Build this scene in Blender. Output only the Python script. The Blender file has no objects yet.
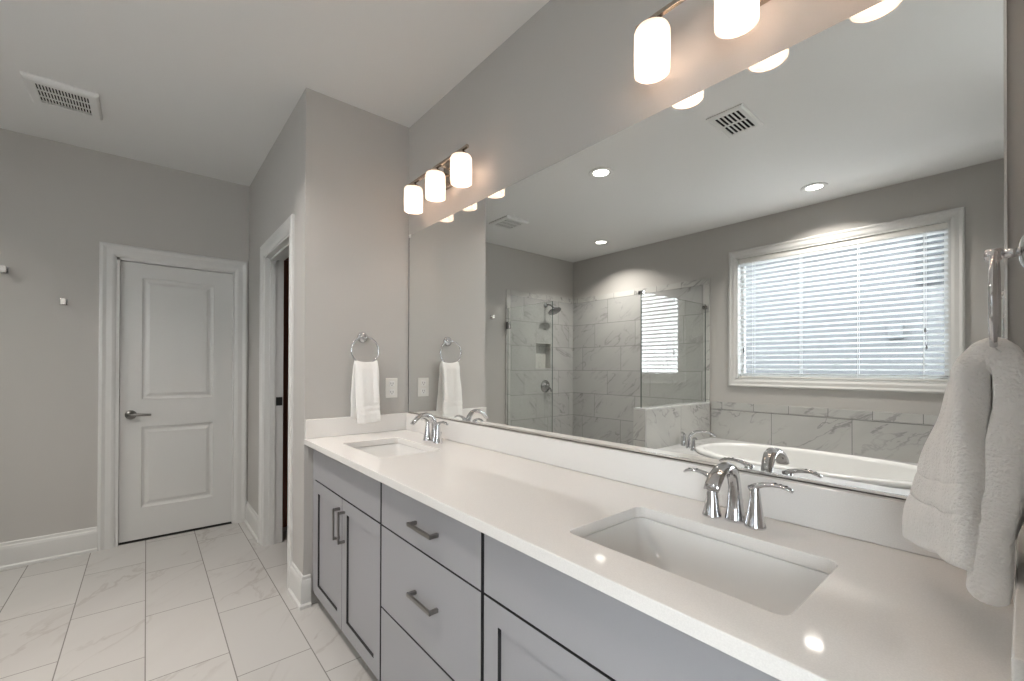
import bpy, bmesh, math, random
from mathutils import Vector, Matrix
random.seed(7)
PI = math.pi
scene = bpy.context.scene
COL = scene.collection

# ------------------------------------------------------------------ camera
CAM = Vector((2.4529, -1.228, 1.2638))
YAW, PITCH, ROLL = math.radians(40.1161), math.radians(0.2996), math.radians(0.1785)
F_PX, SHIFT_Y_PX = 433.79, 24.56
fw = Vector((-math.cos(YAW) * math.cos(PITCH), math.sin(YAW) * math.cos(PITCH), math.sin(PITCH)))
r0 = fw.cross(Vector((0, 0, 1))).normalized()
u0 = r0.cross(fw)
rt = r0 * math.cos(ROLL) + u0 * math.sin(ROLL)
up = -r0 * math.sin(ROLL) + u0 * math.cos(ROLL)
cd = bpy.data.cameras.new('camera')
cam = bpy.data.objects.new('camera', cd)
COL.objects.link(cam)
cam.matrix_world = Matrix(((rt.x, up.x, -fw.x, CAM.x), (rt.y, up.y, -fw.y, CAM.y), (rt.z, up.z, -fw.z, CAM.z), (0, 0, 0, 1)))
cd.sensor_fit = 'HORIZONTAL'
cd.sensor_width = 36.0
cd.lens = F_PX * 36.0 / 1024.0
cd.shift_y = SHIFT_Y_PX / 1024.0
cd.clip_start = 0.02
scene.camera = cam

# ------------------------------------------------------------------ view, world, sun
scene.view_settings.view_transform = 'Standard'
scene.view_settings.look = 'None'
scene.view_settings.gamma = 1.0
scene.view_settings.use_curve_mapping = False
scene.view_settings.exposure = 0.78
try:
    scene.cycles.use_denoising = True
    scene.cycles.max_bounces = 14
    scene.cycles.glossy_bounces = 6
    scene.cycles.transparent_max_bounces = 12
except Exception:
    pass
SKY_STRENGTH = 7.2
SUN_STRENGTH = 0.6
SHADE_POINT_W = 1.0
CAN_W = 10.5
CAN_DISC = 6.0
BEDROOM_FILL_W = 25.0  # strength of the added bedroom fill lamp
w = bpy.data.worlds.new('sky')
scene.world = w
w.use_nodes = True
bg = w.node_tree.nodes['Background']
bg.inputs['Color'].default_value = (0.93, 0.965, 1.0, 1)
bg.inputs['Strength'].default_value = SKY_STRENGTH
sd = bpy.data.lights.new('sun', 'SUN')
sd.energy = SUN_STRENGTH
sd.angle = 0.02
so = bpy.data.objects.new('sun', sd)
COL.objects.link(so)
so.rotation_euler = (math.radians(-48), 0, math.radians(12))   # shines over the house onto the neighbour's wall
so.location = (1, 4, 12)

# ------------------------------------------------------------------ materials
def new_mat(name):
    m = bpy.data.materials.new(name)
    m.use_nodes = True
    nt = m.node_tree
    return m, nt, nt.nodes['Principled BSDF'], nt.nodes, nt.links

def set_in(b, **kw):
    for k, v in kw.items():
        k = k.replace('_', ' ')
        if k in b.inputs:
            b.inputs[k].default_value = v

def rgba(c):
    return (c[0], c[1], c[2], 1)

def paint(name, color, rough=0.6, bump=0.0, scale=120, metallic=0.0, vary=0.02):
    m, nt, b, N, L = new_mat(name)
    set_in(b, Base_Color=rgba(color), Roughness=rough, Metallic=metallic)
    tc = N.new('ShaderNodeNewGeometry')
    no = N.new('ShaderNodeTexNoise')
    no.inputs['Scale'].default_value = scale
    no.inputs['Detail'].default_value = 3
    L.new(tc.outputs['Position'], no.inputs['Vector'])
    if vary:
        mx = N.new('ShaderNodeMixRGB')
        mx.blend_type = 'MIX'
        mx.inputs[1].default_value = rgba([c * (1 - vary) for c in color])
        mx.inputs[2].default_value = rgba([min(1, c * (1 + vary)) for c in color])
        L.new(no.outputs['Fac'], mx.inputs[0])
        L.new(mx.outputs[0], b.inputs['Base Color'])
    if bump:
        bp = N.new('ShaderNodeBump')
        bp.inputs['Strength'].default_value = bump
        bp.inputs['Distance'].default_value = 0.002
        L.new(no.outputs['Fac'], bp.inputs['Height'])
        L.new(bp.outputs['Normal'], b.inputs['Normal'])
    return m

def math_n(N, L, op, a, b=None, c=None):
    n = N.new('ShaderNodeMath')
    n.operation = op
    for i, v in enumerate((a, b, c)):
        if v is None:
            continue
        if isinstance(v, (int, float)):
            n.inputs[i].default_value = v
        else:
            L.new(v, n.inputs[i])
    return n.outputs[0]

def tile(name, ua, va, TL, TW, tu, tv, off, grout=0.004, base=(0.62, 0.61, 0.59), vein=(0.36, 0.35, 0.34),
         gcol=(0.30, 0.29, 0.28), rough=0.25, vs=1.0, va_amt=0.75, rot=-52):
    """marble look tile laid in steps: ua / va are the axes ('x','y','z') along and across the tile"""
    m, nt, b, N, L = new_mat(name)
    geo = N.new('ShaderNodeNewGeometry')
    sp = N.new('ShaderNodeSeparateXYZ')
    L.new(geo.outputs['Position'], sp.inputs[0])
    ax = {'x': sp.outputs[0], 'y': sp.outputs[1], 'z': sp.outputs[2]}
    U, V = ax[ua], ax[va]
    vv = math_n(N, L, 'DIVIDE', math_n(N, L, 'SUBTRACT', V, tv), TW)
    row = math_n(N, L, 'FLOOR', vv)
    uu = math_n(N, L, 'DIVIDE', math_n(N, L, 'SUBTRACT', math_n(N, L, 'SUBTRACT', U, tu), math_n(N, L, 'MULTIPLY', row, off)), TL)
    col = math_n(N, L, 'FLOOR', uu)
    fu = math_n(N, L, 'MULTIPLY', math_n(N, L, 'SUBTRACT', uu, col), TL)
    fv = math_n(N, L, 'MULTIPLY', math_n(N, L, 'SUBTRACT', vv, row), TW)
    du = math_n(N, L, 'MINIMUM', fu, math_n(N, L, 'SUBTRACT', TL, fu))
    dv = math_n(N, L, 'MINIMUM', fv, math_n(N, L, 'SUBTRACT', TW, fv))
    d = math_n(N, L, 'MINIMUM', du, dv)
    g = math_n(N, L, 'LESS_THAN', d, grout / 2)
    cid = N.new('ShaderNodeCombineXYZ')
    L.new(row, cid.inputs[0]); L.new(col, cid.inputs[1])
    wn = N.new('ShaderNodeTexWhiteNoise')
    wn.noise_dimensions = '3D'
    L.new(cid.outputs[0], wn.inputs['Vector'])
    # veins: rotated, stretched noise, one offset per tile
    cu = N.new('ShaderNodeCombineXYZ')
    L.new(fu, cu.inputs[0]); L.new(fv, cu.inputs[1])
    mp = N.new('ShaderNodeMapping')
    mp.inputs['Rotation'].default_value = (0, 0, math.radians(rot))
    L.new(cu.outputs[0], mp.inputs['Vector'])
    sc = N.new('ShaderNodeVectorMath'); sc.operation = 'MULTIPLY'
    L.new(mp.outputs[0], sc.inputs[0])
    sc.inputs[1].default_value = (4.2 * vs, 1.3 * vs, 1)
    ofs = N.new('ShaderNodeVectorMath'); ofs.operation = 'MULTIPLY_ADD'
    L.new(wn.outputs['Color'], ofs.inputs[0])
    ofs.inputs[1].default_value = (37, 37, 37)
    L.new(sc.outputs[0], ofs.inputs[2])
    n1 = N.new('ShaderNodeTexNoise')
    n1.inputs['Scale'].default_value = 1.0
    n1.inputs['Detail'].default_value = 5
    n1.inputs['Roughness'].default_value = 0.55
    n1.inputs['Distortion'].default_value = 0.6
    L.new(ofs.outputs[0], n1.inputs['Vector'])
    ridge = math_n(N, L, 'ABSOLUTE', math_n(N, L, 'SUBTRACT', n1.outputs['Fac'], 0.5))
    mr = N.new('ShaderNodeMapRange')
    mr.interpolation_type = 'SMOOTHSTEP'
    mr.inputs['From Min'].default_value = 0.0
    mr.inputs['From Max'].default_value = 0.030
    mr.inputs['To Min'].default_value = 1.0
    mr.inputs['To Max'].default_value = 0.0
    L.new(ridge, mr.inputs['Value'])
    n2 = N.new('ShaderNodeTexNoise')
    n2.inputs['Scale'].default_value = 0.9
    n2.inputs['Detail'].default_value = 3
    L.new(ofs.outputs[0], n2.inputs['Vector'])
    gate = N.new('ShaderNodeMapRange')
    gate.inputs['From Min'].default_value = 0.42
    gate.inputs['From Max'].default_value = 0.66
    L.new(n2.outputs['Fac'], gate.inputs['Value'])
    v1 = math_n(N, L, 'MULTIPLY', mr.outputs[0], gate.outputs[0])
    cl = math_n(N, L, 'MULTIPLY', gate.outputs[0], 0.16)
    vf = math_n(N, L, 'MULTIPLY', math_n(N, L, 'MAXIMUM', v1, cl), va_amt)
    mx = N.new('ShaderNodeMixRGB')
    mx.inputs[1].default_value = rgba(base)
    mx.inputs[2].default_value = rgba(vein)
    L.new(vf, mx.inputs[0])
    br = N.new('ShaderNodeMapRange')
    br.inputs['To Min'].default_value = 0.95
    br.inputs['To Max'].default_value = 1.04
    L.new(wn.outputs['Value'], br.inputs['Value'])
    ml = N.new('ShaderNodeMixRGB'); ml.blend_type = 'MULTIPLY'; ml.inputs[0].default_value = 1
    L.new(mx.outputs[0], ml.inputs[1]); L.new(br.outputs[0], ml.inputs[2])
    mg = N.new('ShaderNodeMixRGB')
    L.new(g, mg.inputs[0]); L.new(ml.outputs[0], mg.inputs[1])
    mg.inputs[2].default_value = rgba(gcol)
    L.new(mg.outputs[0], b.inputs['Base Color'])
    rr = N.new('ShaderNodeMapRange')
    rr.inputs['To Min'].default_value = rough
    rr.inputs['To Max'].default_value = 0.92
    L.new(g, rr.inputs['Value'])
    L.new(rr.outputs[0], b.inputs['Roughness'])
    bp = N.new('ShaderNodeBump')
    bp.inputs['Strength'].default_value = 0.4
    bp.inputs['Distance'].default_value = 0.002
    L.new(math_n(N, L, 'SUBTRACT', 1.0, g), bp.inputs['Height'])
    L.new(bp.outputs['Normal'], b.inputs['Normal'])
    return m

def metal(name, color, rough):
    m = paint(name, color, rough, metallic=1.0, vary=0.01)
    return m

def emit(name, color, strength):
    m, nt, b, N, L = new_mat(name)
    set_in(b, Base_Color=rgba(color), Emission_Color=rgba(color), Emission_Strength=strength)
    return m

def translucent(name, color, fac, rough=0.3, gloss=0.06):
    m, nt, b, N, L = new_mat(name)
    N.remove(b)
    out = N['Material Output']
    d = N.new('ShaderNodeBsdfDiffuse'); t = N.new('ShaderNodeBsdfTranslucent'); g = N.new('ShaderNodeBsdfGlossy')
    for s in (d, t):
        s.inputs['Color'].default_value = rgba(color)
    g.inputs['Roughness'].default_value = rough
    a = N.new('ShaderNodeMixShader'); a.inputs[0].default_value = fac
    L.new(d.outputs[0], a.inputs[1]); L.new(t.outputs[0], a.inputs[2])
    c = N.new('ShaderNodeMixShader'); c.inputs[0].default_value = gloss
    L.new(a.outputs[0], c.inputs[1]); L.new(g.outputs[0], c.inputs[2])
    L.new(c.outputs[0], out.inputs['Surface'])
    return m

def glass(name, tint=(0.93, 0.97, 0.95), ior=1.5):
    m, nt, b, N, L = new_mat(name)
    N.remove(b)
    out = N['Material Output']
    t = N.new('ShaderNodeBsdfTransparent'); t.inputs['Color'].default_value = rgba(tint)
    g = N.new('ShaderNodeBsdfGlossy'); g.inputs['Roughness'].default_value = 0.0
    fr = N.new('ShaderNodeFresnel'); fr.inputs['IOR'].default_value = ior
    a = N.new('ShaderNodeMixShader')
    ge = N.new('ShaderNodeNewGeometry')
    L.new(math_n(N, L, 'MULTIPLY', fr.outputs[0], math_n(N, L, 'SUBTRACT', 1.0, ge.outputs['Backfacing'])), a.inputs[0])   # reflect once, on the face turned to the light
    L.new(t.outputs[0], a.inputs[1]); L.new(g.outputs[0], a.inputs[2])
    L.new(a.outputs[0], out.inputs['Surface'])
    return m

def terry(name, color):
    m, nt, b, N, L = new_mat(name)
    set_in(b, Base_Color=rgba(color), Roughness=0.95, Sheen_Weight=0.3, Sheen_Roughness=0.6)
    tc = N.new('ShaderNodeTexCoord')
    n = N.new('ShaderNodeTexNoise'); n.inputs['Scale'].default_value = 260; n.inputs['Detail'].default_value = 3
    n2 = N.new('ShaderNodeTexNoise'); n2.inputs['Scale'].default_value = 34; n2.inputs['Detail'].default_value = 4
    L.new(tc.outputs['Object'], n.inputs['Vector']); L.new(tc.outputs['Object'], n2.inputs['Vector'])
    ad = math_n(N, L, 'ADD', n.outputs['Fac'], math_n(N, L, 'MULTIPLY', n2.outputs['Fac'], 1.6))
    bp = N.new('ShaderNodeBump'); bp.inputs['Strength'].default_value = 0.8; bp.inputs['Distance'].default_value = 0.004
    L.new(ad, bp.inputs['Height']); L.new(bp.outputs['Normal'], b.inputs['Normal'])
    return m

def quartz(name, color):
    m, nt, b, N, L = new_mat(name)
    set_in(b, Roughness=0.06, Base_Color=rgba(color), Specular_IOR_Level=0.5)
    geo = N.new('ShaderNodeNewGeometry')
    n = N.new('ShaderNodeTexNoise'); n.inputs['Scale'].default_value = 420; n.inputs['Detail'].default_value = 2
    L.new(geo.outputs['Position'], n.inputs['Vector'])
    mr = N.new('ShaderNodeMapRange'); mr.inputs['From Min'].default_value = 0.35; mr.inputs['From Max'].default_value = 0.7
    L.new(n.outputs['Fac'], mr.inputs['Value'])
    mx = N.new('ShaderNodeMixRGB')
    mx.inputs[1].default_value = rgba([c * 0.96 for c in color]); mx.inputs[2].default_value = rgba([min(1, c * 1.03) for c in color])
    L.new(mr.outputs[0], mx.inputs[0]); L.new(mx.outputs[0], b.inputs['Base Color'])
    return m

def wood(name, c1, c2):
    m, nt, b, N, L = new_mat(name)
    set_in(b, Roughness=0.4)
    geo = N.new('ShaderNodeNewGeometry')
    mp = N.new('ShaderNodeMapping'); mp.inputs['Scale'].default_value = (14, 14, 1.2)
    L.new(geo.outputs['Position'], mp.inputs['Vector'])
    n = N.new('ShaderNodeTexNoise'); n.inputs['Scale'].default_value = 3; n.inputs['Detail'].default_value = 5; n.inputs['Distortion'].default_value = 0.5
    L.new(mp.outputs[0], n.inputs['Vector'])
    mx = N.new('ShaderNodeMixRGB'); mx.inputs[1].default_value = rgba(c1); mx.inputs[2].default_value = rgba(c2)
    L.new(n.outputs['Fac'], mx.inputs[0]); L.new(mx.outputs[0], b.inputs['Base Color'])
    return m

def siding(name, color):
    m, nt, b, N, L = new_mat(name)
    set_in(b, Roughness=0.7, Base_Color=rgba(color))
    geo = N.new('ShaderNodeNewGeometry'); sp = N.new('ShaderNodeSeparateXYZ')
    L.new(geo.outputs['Position'], sp.inputs[0])
    z = math_n(N, L, 'DIVIDE', sp.outputs[2], 0.15)
    fr = math_n(N, L, 'FRACT', z)
    bp = N.new('ShaderNodeBump'); bp.inputs['Strength'].default_value = 0.6; bp.inputs['Distance'].default_value = 0.012
    L.new(math_n(N, L, 'SUBTRACT', 1.0, fr), bp.inputs['Height']); L.new(bp.outputs['Normal'], b.inputs['Normal'])
    return m

WALL_C = (0.46, 0.448, 0.43)
M = {}
M['wall'] = paint('wall_paint', WALL_C, 0.75, bump=0.10, scale=300)
M['ceiling'] = paint('ceiling_paint', (0.76, 0.76, 0.755), 0.85, bump=0.10, scale=250)
M['trim'] = paint('white_trim_paint', (0.62, 0.62, 0.61), 0.35)
M['door'] = paint('white_door_paint', (0.62, 0.62, 0.61), 0.4)
M['cabinet'] = paint('grey_cabinet_paint', (0.325, 0.325, 0.342), 0.42, bump=0.03, scale=200)
M['gap_shade'] = paint('painted_gap_shade', (0.03, 0.03, 0.033), 0.8)  # painted shade for panel grooves and gaps between cabinet fronts
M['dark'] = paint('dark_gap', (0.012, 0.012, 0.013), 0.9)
M['counter'] = quartz('white_quartz', (0.78, 0.765, 0.745))
M['porcelain'] = paint('white_porcelain', (0.74, 0.735, 0.72), 0.12, vary=0.005)
M['acrylic'] = paint('white_tub_acrylic', (0.76, 0.765, 0.76), 0.15, vary=0.005)
M['chrome'] = metal('chrome', (0.62, 0.62, 0.635), 0.05)
M['nickel'] = metal('brushed_nickel', (0.27, 0.262, 0.255), 0.30)
M['bronze'] = metal('polished_nickel_bar', (0.50, 0.44, 0.37), 0.20)
M['steel'] = metal('dark_chrome', (0.36, 0.36, 0.37), 0.15)
M['alu'] = metal('aluminium_channel', (0.80, 0.78, 0.75), 0.25)
M['black'] = paint('black_metal', (0.02, 0.02, 0.02), 0.4)
M['mirror'] = metal('mirror_silver', (0.90, 0.915, 0.905), 0.0)
M['shade'] = translucent('frosted_white_glass', (0.47, 0.435, 0.41), 0.5)
M['bulb'] = emit('bulb_glow', (1.0, 0.84, 0.68), 4.0)
M['can'] = emit('downlight_lens', (1.0, 0.95, 0.88), CAN_DISC)
M['towel'] = terry('white_terry', (0.85, 0.845, 0.83))
M['plastic'] = paint('white_plastic', (0.70, 0.69, 0.66), 0.35)
M['vent'] = paint('white_vent_metal', (0.74, 0.74, 0.73), 0.5)
M['glass'] = glass('clear_shower_glass', (0.965, 0.98, 0.972), 1.9)
M['edge'] = paint('green_glass_edge', (0.03, 0.05, 0.045), 0.2)
M['pane'] = glass('window_glass', (0.96, 0.98, 0.98), 1.45)
M['tinted'] = glass('tinted_window_glass', (0.92, 0.935, 0.94), 1.45)
M['slat'] = translucent('white_blind_slat', (0.82, 0.83, 0.84), 0.10, gloss=0.03)
M['cord'] = paint('blind_cord', (0.75, 0.77, 0.78), 0.8)
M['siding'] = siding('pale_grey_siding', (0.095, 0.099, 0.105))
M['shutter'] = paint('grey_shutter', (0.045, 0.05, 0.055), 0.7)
M['roof'] = paint('roof_shingle', (0.12, 0.12, 0.13), 0.9)
M['grass'] = paint('pale_concrete', (0.45, 0.45, 0.44), 0.95)
M['wood'] = wood('red_brown_wood', (0.13, 0.032, 0.014), (0.22, 0.06, 0.022))
M['carpet'] = paint('pale_carpet', (0.58, 0.56, 0.53), 0.95, bump=0.4, scale=400)
M['floor'] = tile('floor_tile', 'x', 'y', 0.595, 0.285, -0.81, -0.94, 0.2, 0.0045,
                  base=(0.50, 0.49, 0.475), vein=(0.34, 0.315, 0.295), gcol=(0.23, 0.22, 0.21), rough=0.28, vs=1.0, va_amt=0.75)
SH = dict(base=(0.42, 0.425, 0.415), vein=(0.20, 0.20, 0.20), gcol=(0.20, 0.20, 0.20), rough=0.22, va_amt=0.80, vs=1.5, rot=52)
M['tile_s'] = tile('shower_tile_back', 'x', 'z', 0.625, 0.31, -1.047, 1.845, 0.21, 0.005, **SH)
M['tile_w'] = tile('shower_tile_side', 'y', 'z', 0.625, 0.31, -2.42, 1.845, 0.21, 0.005, **SH)
SB = dict(SH, base=(0.53, 0.53, 0.51))
ST = dict(SH, base=(0.48, 0.48, 0.465))
M['tile_bs'] = tile('tile_border_back', 'x', 'z', 0.305, 2.0, -0.95, 1.0, 0.0, 0.004, **SB)
M['tile_bw'] = tile('tile_border_side', 'y', 'z', 0.305, 2.0, -2.2, 1.0, 0.0, 0.004, **SB)
M['tile_bz'] = tile('tile_border_upright', 'z', 'x', 0.31, 9.0, 0.0, -4.0, 0.0, 0.004, **SB)
M['tile_bz2'] = tile('tile_border_upright_side', 'z', 'y', 0.31, 9.0, 0.0, -6.0, 0.0, 0.004, **SB)
M['tile_tub'] = tile('tub_tile', 'x', 'z', 0.62, 0.40, 0.259, 0.43, 0.0, 0.005, **ST)
M['tile_tubb'] = tile('tub_tile_border', 'x', 'z', 0.305, 0.5, 0.415, 0.55, 0.0, 0.005, **ST)
M['tile_knee'] = tile('knee_wall_tile', 'y', 'z', 0.60, 0.42, -2.74, 0.47, 0.0, 0.004, **SB)
M['tile_deck'] = tile('tub_deck_tile', 'x', 'y', 0.62, 0.31, 0.30, -2.49, 0.0, 0.004, base=(0.60, 0.605, 0.60), vein=(0.34, 0.34, 0.34), gcol=(0.30, 0.30, 0.30), rough=0.15)

# ------------------------------------------------------------------ builders
def world_loc(o):
    v = Vector((0, 0, 0))
    while o is not None:
        v += o.location
        o = o.parent
    return v

def obj(name, bm, mat, parent=None, smooth=False, bevel=0.0, seg=2, kind=None, origin=None, sub=0, solid=0.0):
    bmesh.ops.recalc_face_normals(bm, faces=bm.faces[:])
    me = bpy.data.meshes.new(name)
    if parent is not None:
        bmesh.ops.translate(bm, verts=bm.verts[:], vec=-world_loc(parent))
    elif origin is not None:
        bmesh.ops.translate(bm, verts=bm.verts[:], vec=-Vector(origin))
    bm.to_mesh(me)
    bm.free()
    mats = mat if isinstance(mat, (list, tuple)) else [mat]
    for mm in mats:
        me.materials.append(mm)
    if smooth:
        for p in me.polygons:
            p.use_smooth = True
    o = bpy.data.objects.new(name, me)
    COL.objects.link(o)
    if parent is not None:
        o.parent = parent
    elif origin is not None:
        o.location = origin
    if solid:
        md = o.modifiers.new('thickness', 'SOLIDIFY'); md.thickness = solid; md.offset = 0
    if sub:
        md = o.modifiers.new('smooth', 'SUBSURF'); md.levels = sub; md.render_levels = sub
    if bevel:
        md = o.modifiers.new('bevel', 'BEVEL'); md.width = bevel; md.segments = seg
        md.limit_method = 'ANGLE'; md.angle_limit = math.radians(40)
    if kind:
        o['kind'] = kind
    return o

def tag(o, label, cat, group=None):
    o['label'] = label
    o['category'] = cat
    if group:
        o['group'] = group
    return o

def thing(name, label, cat, loc, group=None):
    o = bpy.data.objects.new(name, None)
    o.empty_display_size = 0.05
    COL.objects.link(o)
    o.location = loc
    return tag(o, label, cat, group)

def struct(name, bm, mat, parent=None, **kw):
    return obj(name, bm, mat, parent, kind=None if parent is not None else 'structure', **kw)

def dup(root, offset, label, group=None):
    """copies a thing with its parts and sub-parts"""
    def cp(o, par):
        c = o.copy()
        COL.objects.link(c)
        if par is not None:
            c.parent = par
        for ch in o.children:
            cp(ch, c)
        return c
    r = cp(root, None)
    r.location = root.location + Vector(offset)
    r['label'] = label
    if group:
        r['group'] = group
    return r

def BM():
    return bmesh.new()

def box(bm, x0, x1, y0, y1, z0, z1, mi=0):
    vs = [bm.verts.new((x, y, z)) for x in (x0, x1) for y in (y0, y1) for z in (z0, z1)]
    for f in ((0, 1, 3, 2), (4, 6, 7, 5), (0, 4, 5, 1), (2, 3, 7, 6), (0, 2, 6, 4), (1, 5, 7, 3)):
        fc = bm.faces.new([vs[i] for i in f])
        fc.material_index = mi
    return bm

def loft(bm, rings, close=True, cap0=True, cap1=True):
    """rings: lists of points of equal length"""
    R = [[bm.verts.new(p) for p in r] for r in rings]
    n = len(R[0])
    for a, b in zip(R[:-1], R[1:]):
        for i in range(n if close else n - 1):
            j = (i + 1) % n
            bm.faces.new((a[i], a[j], b[j], b[i]))
    if cap0:
        bm.faces.new(list(reversed(R[0])))
    if cap1:
        bm.faces.new(R[-1])
    return R

def ring_frame(t):
    t = t.normalized()
    a = Vector((0, 0, 1)) if abs(t.z) < 0.9 else Vector((1, 0, 0))
    s = t.cross(a).normalized()
    return s, s.cross(t).normalized()

def tube(bm, pts, r, n=12, caps=True, closed=False, side=None):
    """round (r number) or flattened (r = list of (across, thick)) sweep; side fixes the 'across' direction"""
    P = [Vector(p) for p in pts]
    rings = []
    k = len(P)
    for i, p in enumerate(P):
        if closed:
            t = P[(i + 1) % k] - P[i - 1]
        else:
            t = P[min(i + 1, k - 1)] - P[max(i - 1, 0)]
        if side is None:
            s, q = ring_frame(t)
        else:
            s = Vector(side).normalized()
            q = s.cross(t.normalized()).normalized()
        ra, rb = (r, r) if isinstance(r, (int, float)) else r[i]
        rings.append([p + s * (ra * math.cos(2 * PI * j / n)) + q * (rb * math.sin(2 * PI * j / n)) for j in range(n)])
    if closed:
        R = [[bm.verts.new(v) for v in rr] for rr in rings]
        for i in range(k):
            a, b = R[i], R[(i + 1) % k]
            for j in range(n):
                bm.faces.new((a[j], a[(j + 1) % n], b[(j + 1) % n], b[j]))
    else:
        loft(bm, rings, True, caps, caps)
    return bm

def lathe(bm, c, prof, axis='z', n=28, cap=True):
    """prof: list of (radius, height along axis)"""
    c = Vector(c)
    A = {'x': (Vector((0, 1, 0)), Vector((0, 0, 1)), Vector((1, 0, 0))), 'y': (Vector((0, 0, 1)), Vector((1, 0, 0)), Vector((0, 1, 0))),
         'z': (Vector((1, 0, 0)), Vector((0, 1, 0)), Vector((0, 0, 1)))}[axis]
    rings = [[c + A[0] * (r * math.cos(2 * PI * j / n)) + A[1] * (r * math.sin(2 * PI * j / n)) + A[2] * h for j in range(n)] for r, h in prof]
    loft(bm, rings, True, cap, cap)
    return bm

def torus(bm, c, R, r, axis='x', n=48, m=12):
    c = Vector(c)
    A = {'x': (Vector((0, 1, 0)), Vector((0, 0, 1))), 'y': (Vector((1, 0, 0)), Vector((0, 0, 1))), 'z': (Vector((1, 0, 0)), Vector((0, 1, 0)))}[axis]
    tube(bm, [c + A[0] * (R * math.cos(2 * PI * i / n)) + A[1] * (R * math.sin(2 * PI * i / n)) for i in range(n)], r, m, closed=True, side=A[0].cross(A[1]))
    return bm

def rrect(x0, x1, y0, y1, r, z, n=6):
    pts = []
    for cx, cy, a0 in ((x1 - r, y1 - r, 0), (x0 + r, y1 - r, PI / 2), (x0 + r, y0 + r, PI), (x1 - r, y0 + r, 1.5 * PI)):
        for i in range(n + 1):
            a = a0 + (PI / 2) * i / n
            pts.append(Vector((cx + r * math.cos(a), cy + r * math.sin(a), z)))
    return pts

def panelled(bm, o, ux, uz, nrm, W, H, T, rects, prof):
    """slab with recessed panels: o = lower corner of the FRONT face, ux / uz span it, nrm points out of the front.
    prof = list of (inset, depth into the slab)"""
    o, ux, uz, nrm = Vector(o), Vector(ux), Vector(uz), Vector(nrm)
    P = lambda a, b, d=0.0: o + ux * a + uz * b - nrm * d
    xs = sorted({0.0, W} | {v for r in rects for v in (r[0], r[1])})
    zs = sorted({0.0, H} | {v for r in rects for v in (r[2], r[3])})
    cache = {}
    def V(a, b):
        k = (round(a, 5), round(b, 5))
        if k not in cache:
            cache[k] = bm.verts.new(P(a, b))
        return cache[k]
    for a0, a1 in zip(xs[:-1], xs[1:]):
        for b0, b1 in zip(zs[:-1], zs[1:]):
            if any(r[0] - 1e-6 <= a0 and a1 <= r[1] + 1e-6 and r[2] - 1e-6 <= b0 and b1 <= r[3] + 1e-6 for r in rects):
                continue
            bm.faces.new((V(a0, b0), V(a1, b0), V(a1, b1), V(a0, b1)))
    for r in rects:
        prev = [V(r[0], r[2]), V(r[1], r[2]), V(r[1], r[3]), V(r[0], r[3])]
        for ins, dep in prof:
            cur = [bm.verts.new(P(*q, dep)) for q in ((r[0] + ins, r[2] + ins), (r[1] - ins, r[2] + ins), (r[1] - ins, r[3] - ins), (r[0] + ins, r[3] - ins))]
            for i in range(4):
                j = (i + 1) % 4
                bm.faces.new((prev[i], prev[j], cur[j], cur[i]))
            prev = cur
        bm.faces.new(prev)
    # sides and back
    B = {}
    def VB(a, b):
        k = (round(a, 5), round(b, 5))
        if k not in B:
            B[k] = bm.verts.new(P(a, b, T))
        return B[k]
    for a0, a1 in zip(xs[:-1], xs[1:]):
        bm.faces.new((V(a0, 0), V(a1, 0), VB(a1, 0), VB(a0, 0)))
        bm.faces.new((V(a0, H), V(a1, H), VB(a1, H), VB(a0, H)))
    for b0, b1 in zip(zs[:-1], zs[1:]):
        bm.faces.new((V(0, b0), V(0, b1), VB(0, b1), VB(0, b0)))
        bm.faces.new((V(W, b0), V(W, b1), VB(W, b1), VB(W, b0)))
    bm.faces.new([VB(a, 0) for a in xs] + [VB(W, b) for b in zs[1:]] + [VB(a, H) for a in reversed(xs[:-1])] + [VB(0, b) for b in reversed(zs[1:-1])])
    return bm

def profile_run(bm, path, prof, normals):
    """extrudes a moulding section prof [(out, along_width)] ... along straight mitred path.
    path: list of (point, width_dir, out_dir)"""
    rings = []
    for p, wd, od in path:
        rings.append([Vector(p) + Vector(wd) * b + Vector(od) * a for a, b in prof])
    loft(bm, rings, True, True, True)
    return bm

# ------------------------------------------------------------------ the room
H = 2.74
XW, YS, XE, A = -1.655, -3.35, 2.465, 0.591       # west wall, south wall, east wall stub, depth of the closet block
T = 0.12
YC = -A + 0.115                                    # closet side of the block's wall

fl = struct('floor', box(BM(), XW - 0.2, XE + 0.12, YS - 0.15, 1.2, -0.1, 0.0), M['floor'])
fb = struct('floor_bedroom', box(BM(), XE + 0.12, 6.2, YS - 0.15, 1.2, -0.1, -0.002), M['carpet'])
struct('ceiling', box(BM(), XW - 0.2, 6.2, YS - 0.15, 1.2, H, H + 0.1), M['ceiling'])

struct('wall_north', box(BM(), -0.115, XE + T, 0.004, 0.004 + T, 0, H), M['wall'])
b = BM()
box(b, -0.115, 0.0, -A, 0.004, 0, H)                               # towel end wall of the vanity bay
box(b, XW, -1.02, -A, YC, 0, H)
box(b, -1.02, -0.305, -A, YC, 2.045, H)
box(b, -0.305, -0.115, -A, YC, 0, H)
struct('wall_closet', b, M['wall'])
b = BM()
DY0, DY1, DH = -1.392, -0.686, 2.03                                # door opening in the west wall
NY0, NY1, NZ0, NZ1 = -2.905, -2.625, 1.247, 1.586                   # shower niche
box(b, XW - T, XW, YS - T, NY0, 0, H)
box(b, XW - T, XW, NY1, DY0, 0, H)
box(b, XW - T, XW, NY0, NY1, 0, NZ0)
box(b, XW - T, XW, NY0, NY1, NZ1, H)
box(b, XW - T, XW - 0.095, NY0, NY1, NZ0, NZ1)
box(b, XW - T, XW, DY0, DY1, DH, H)
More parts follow.
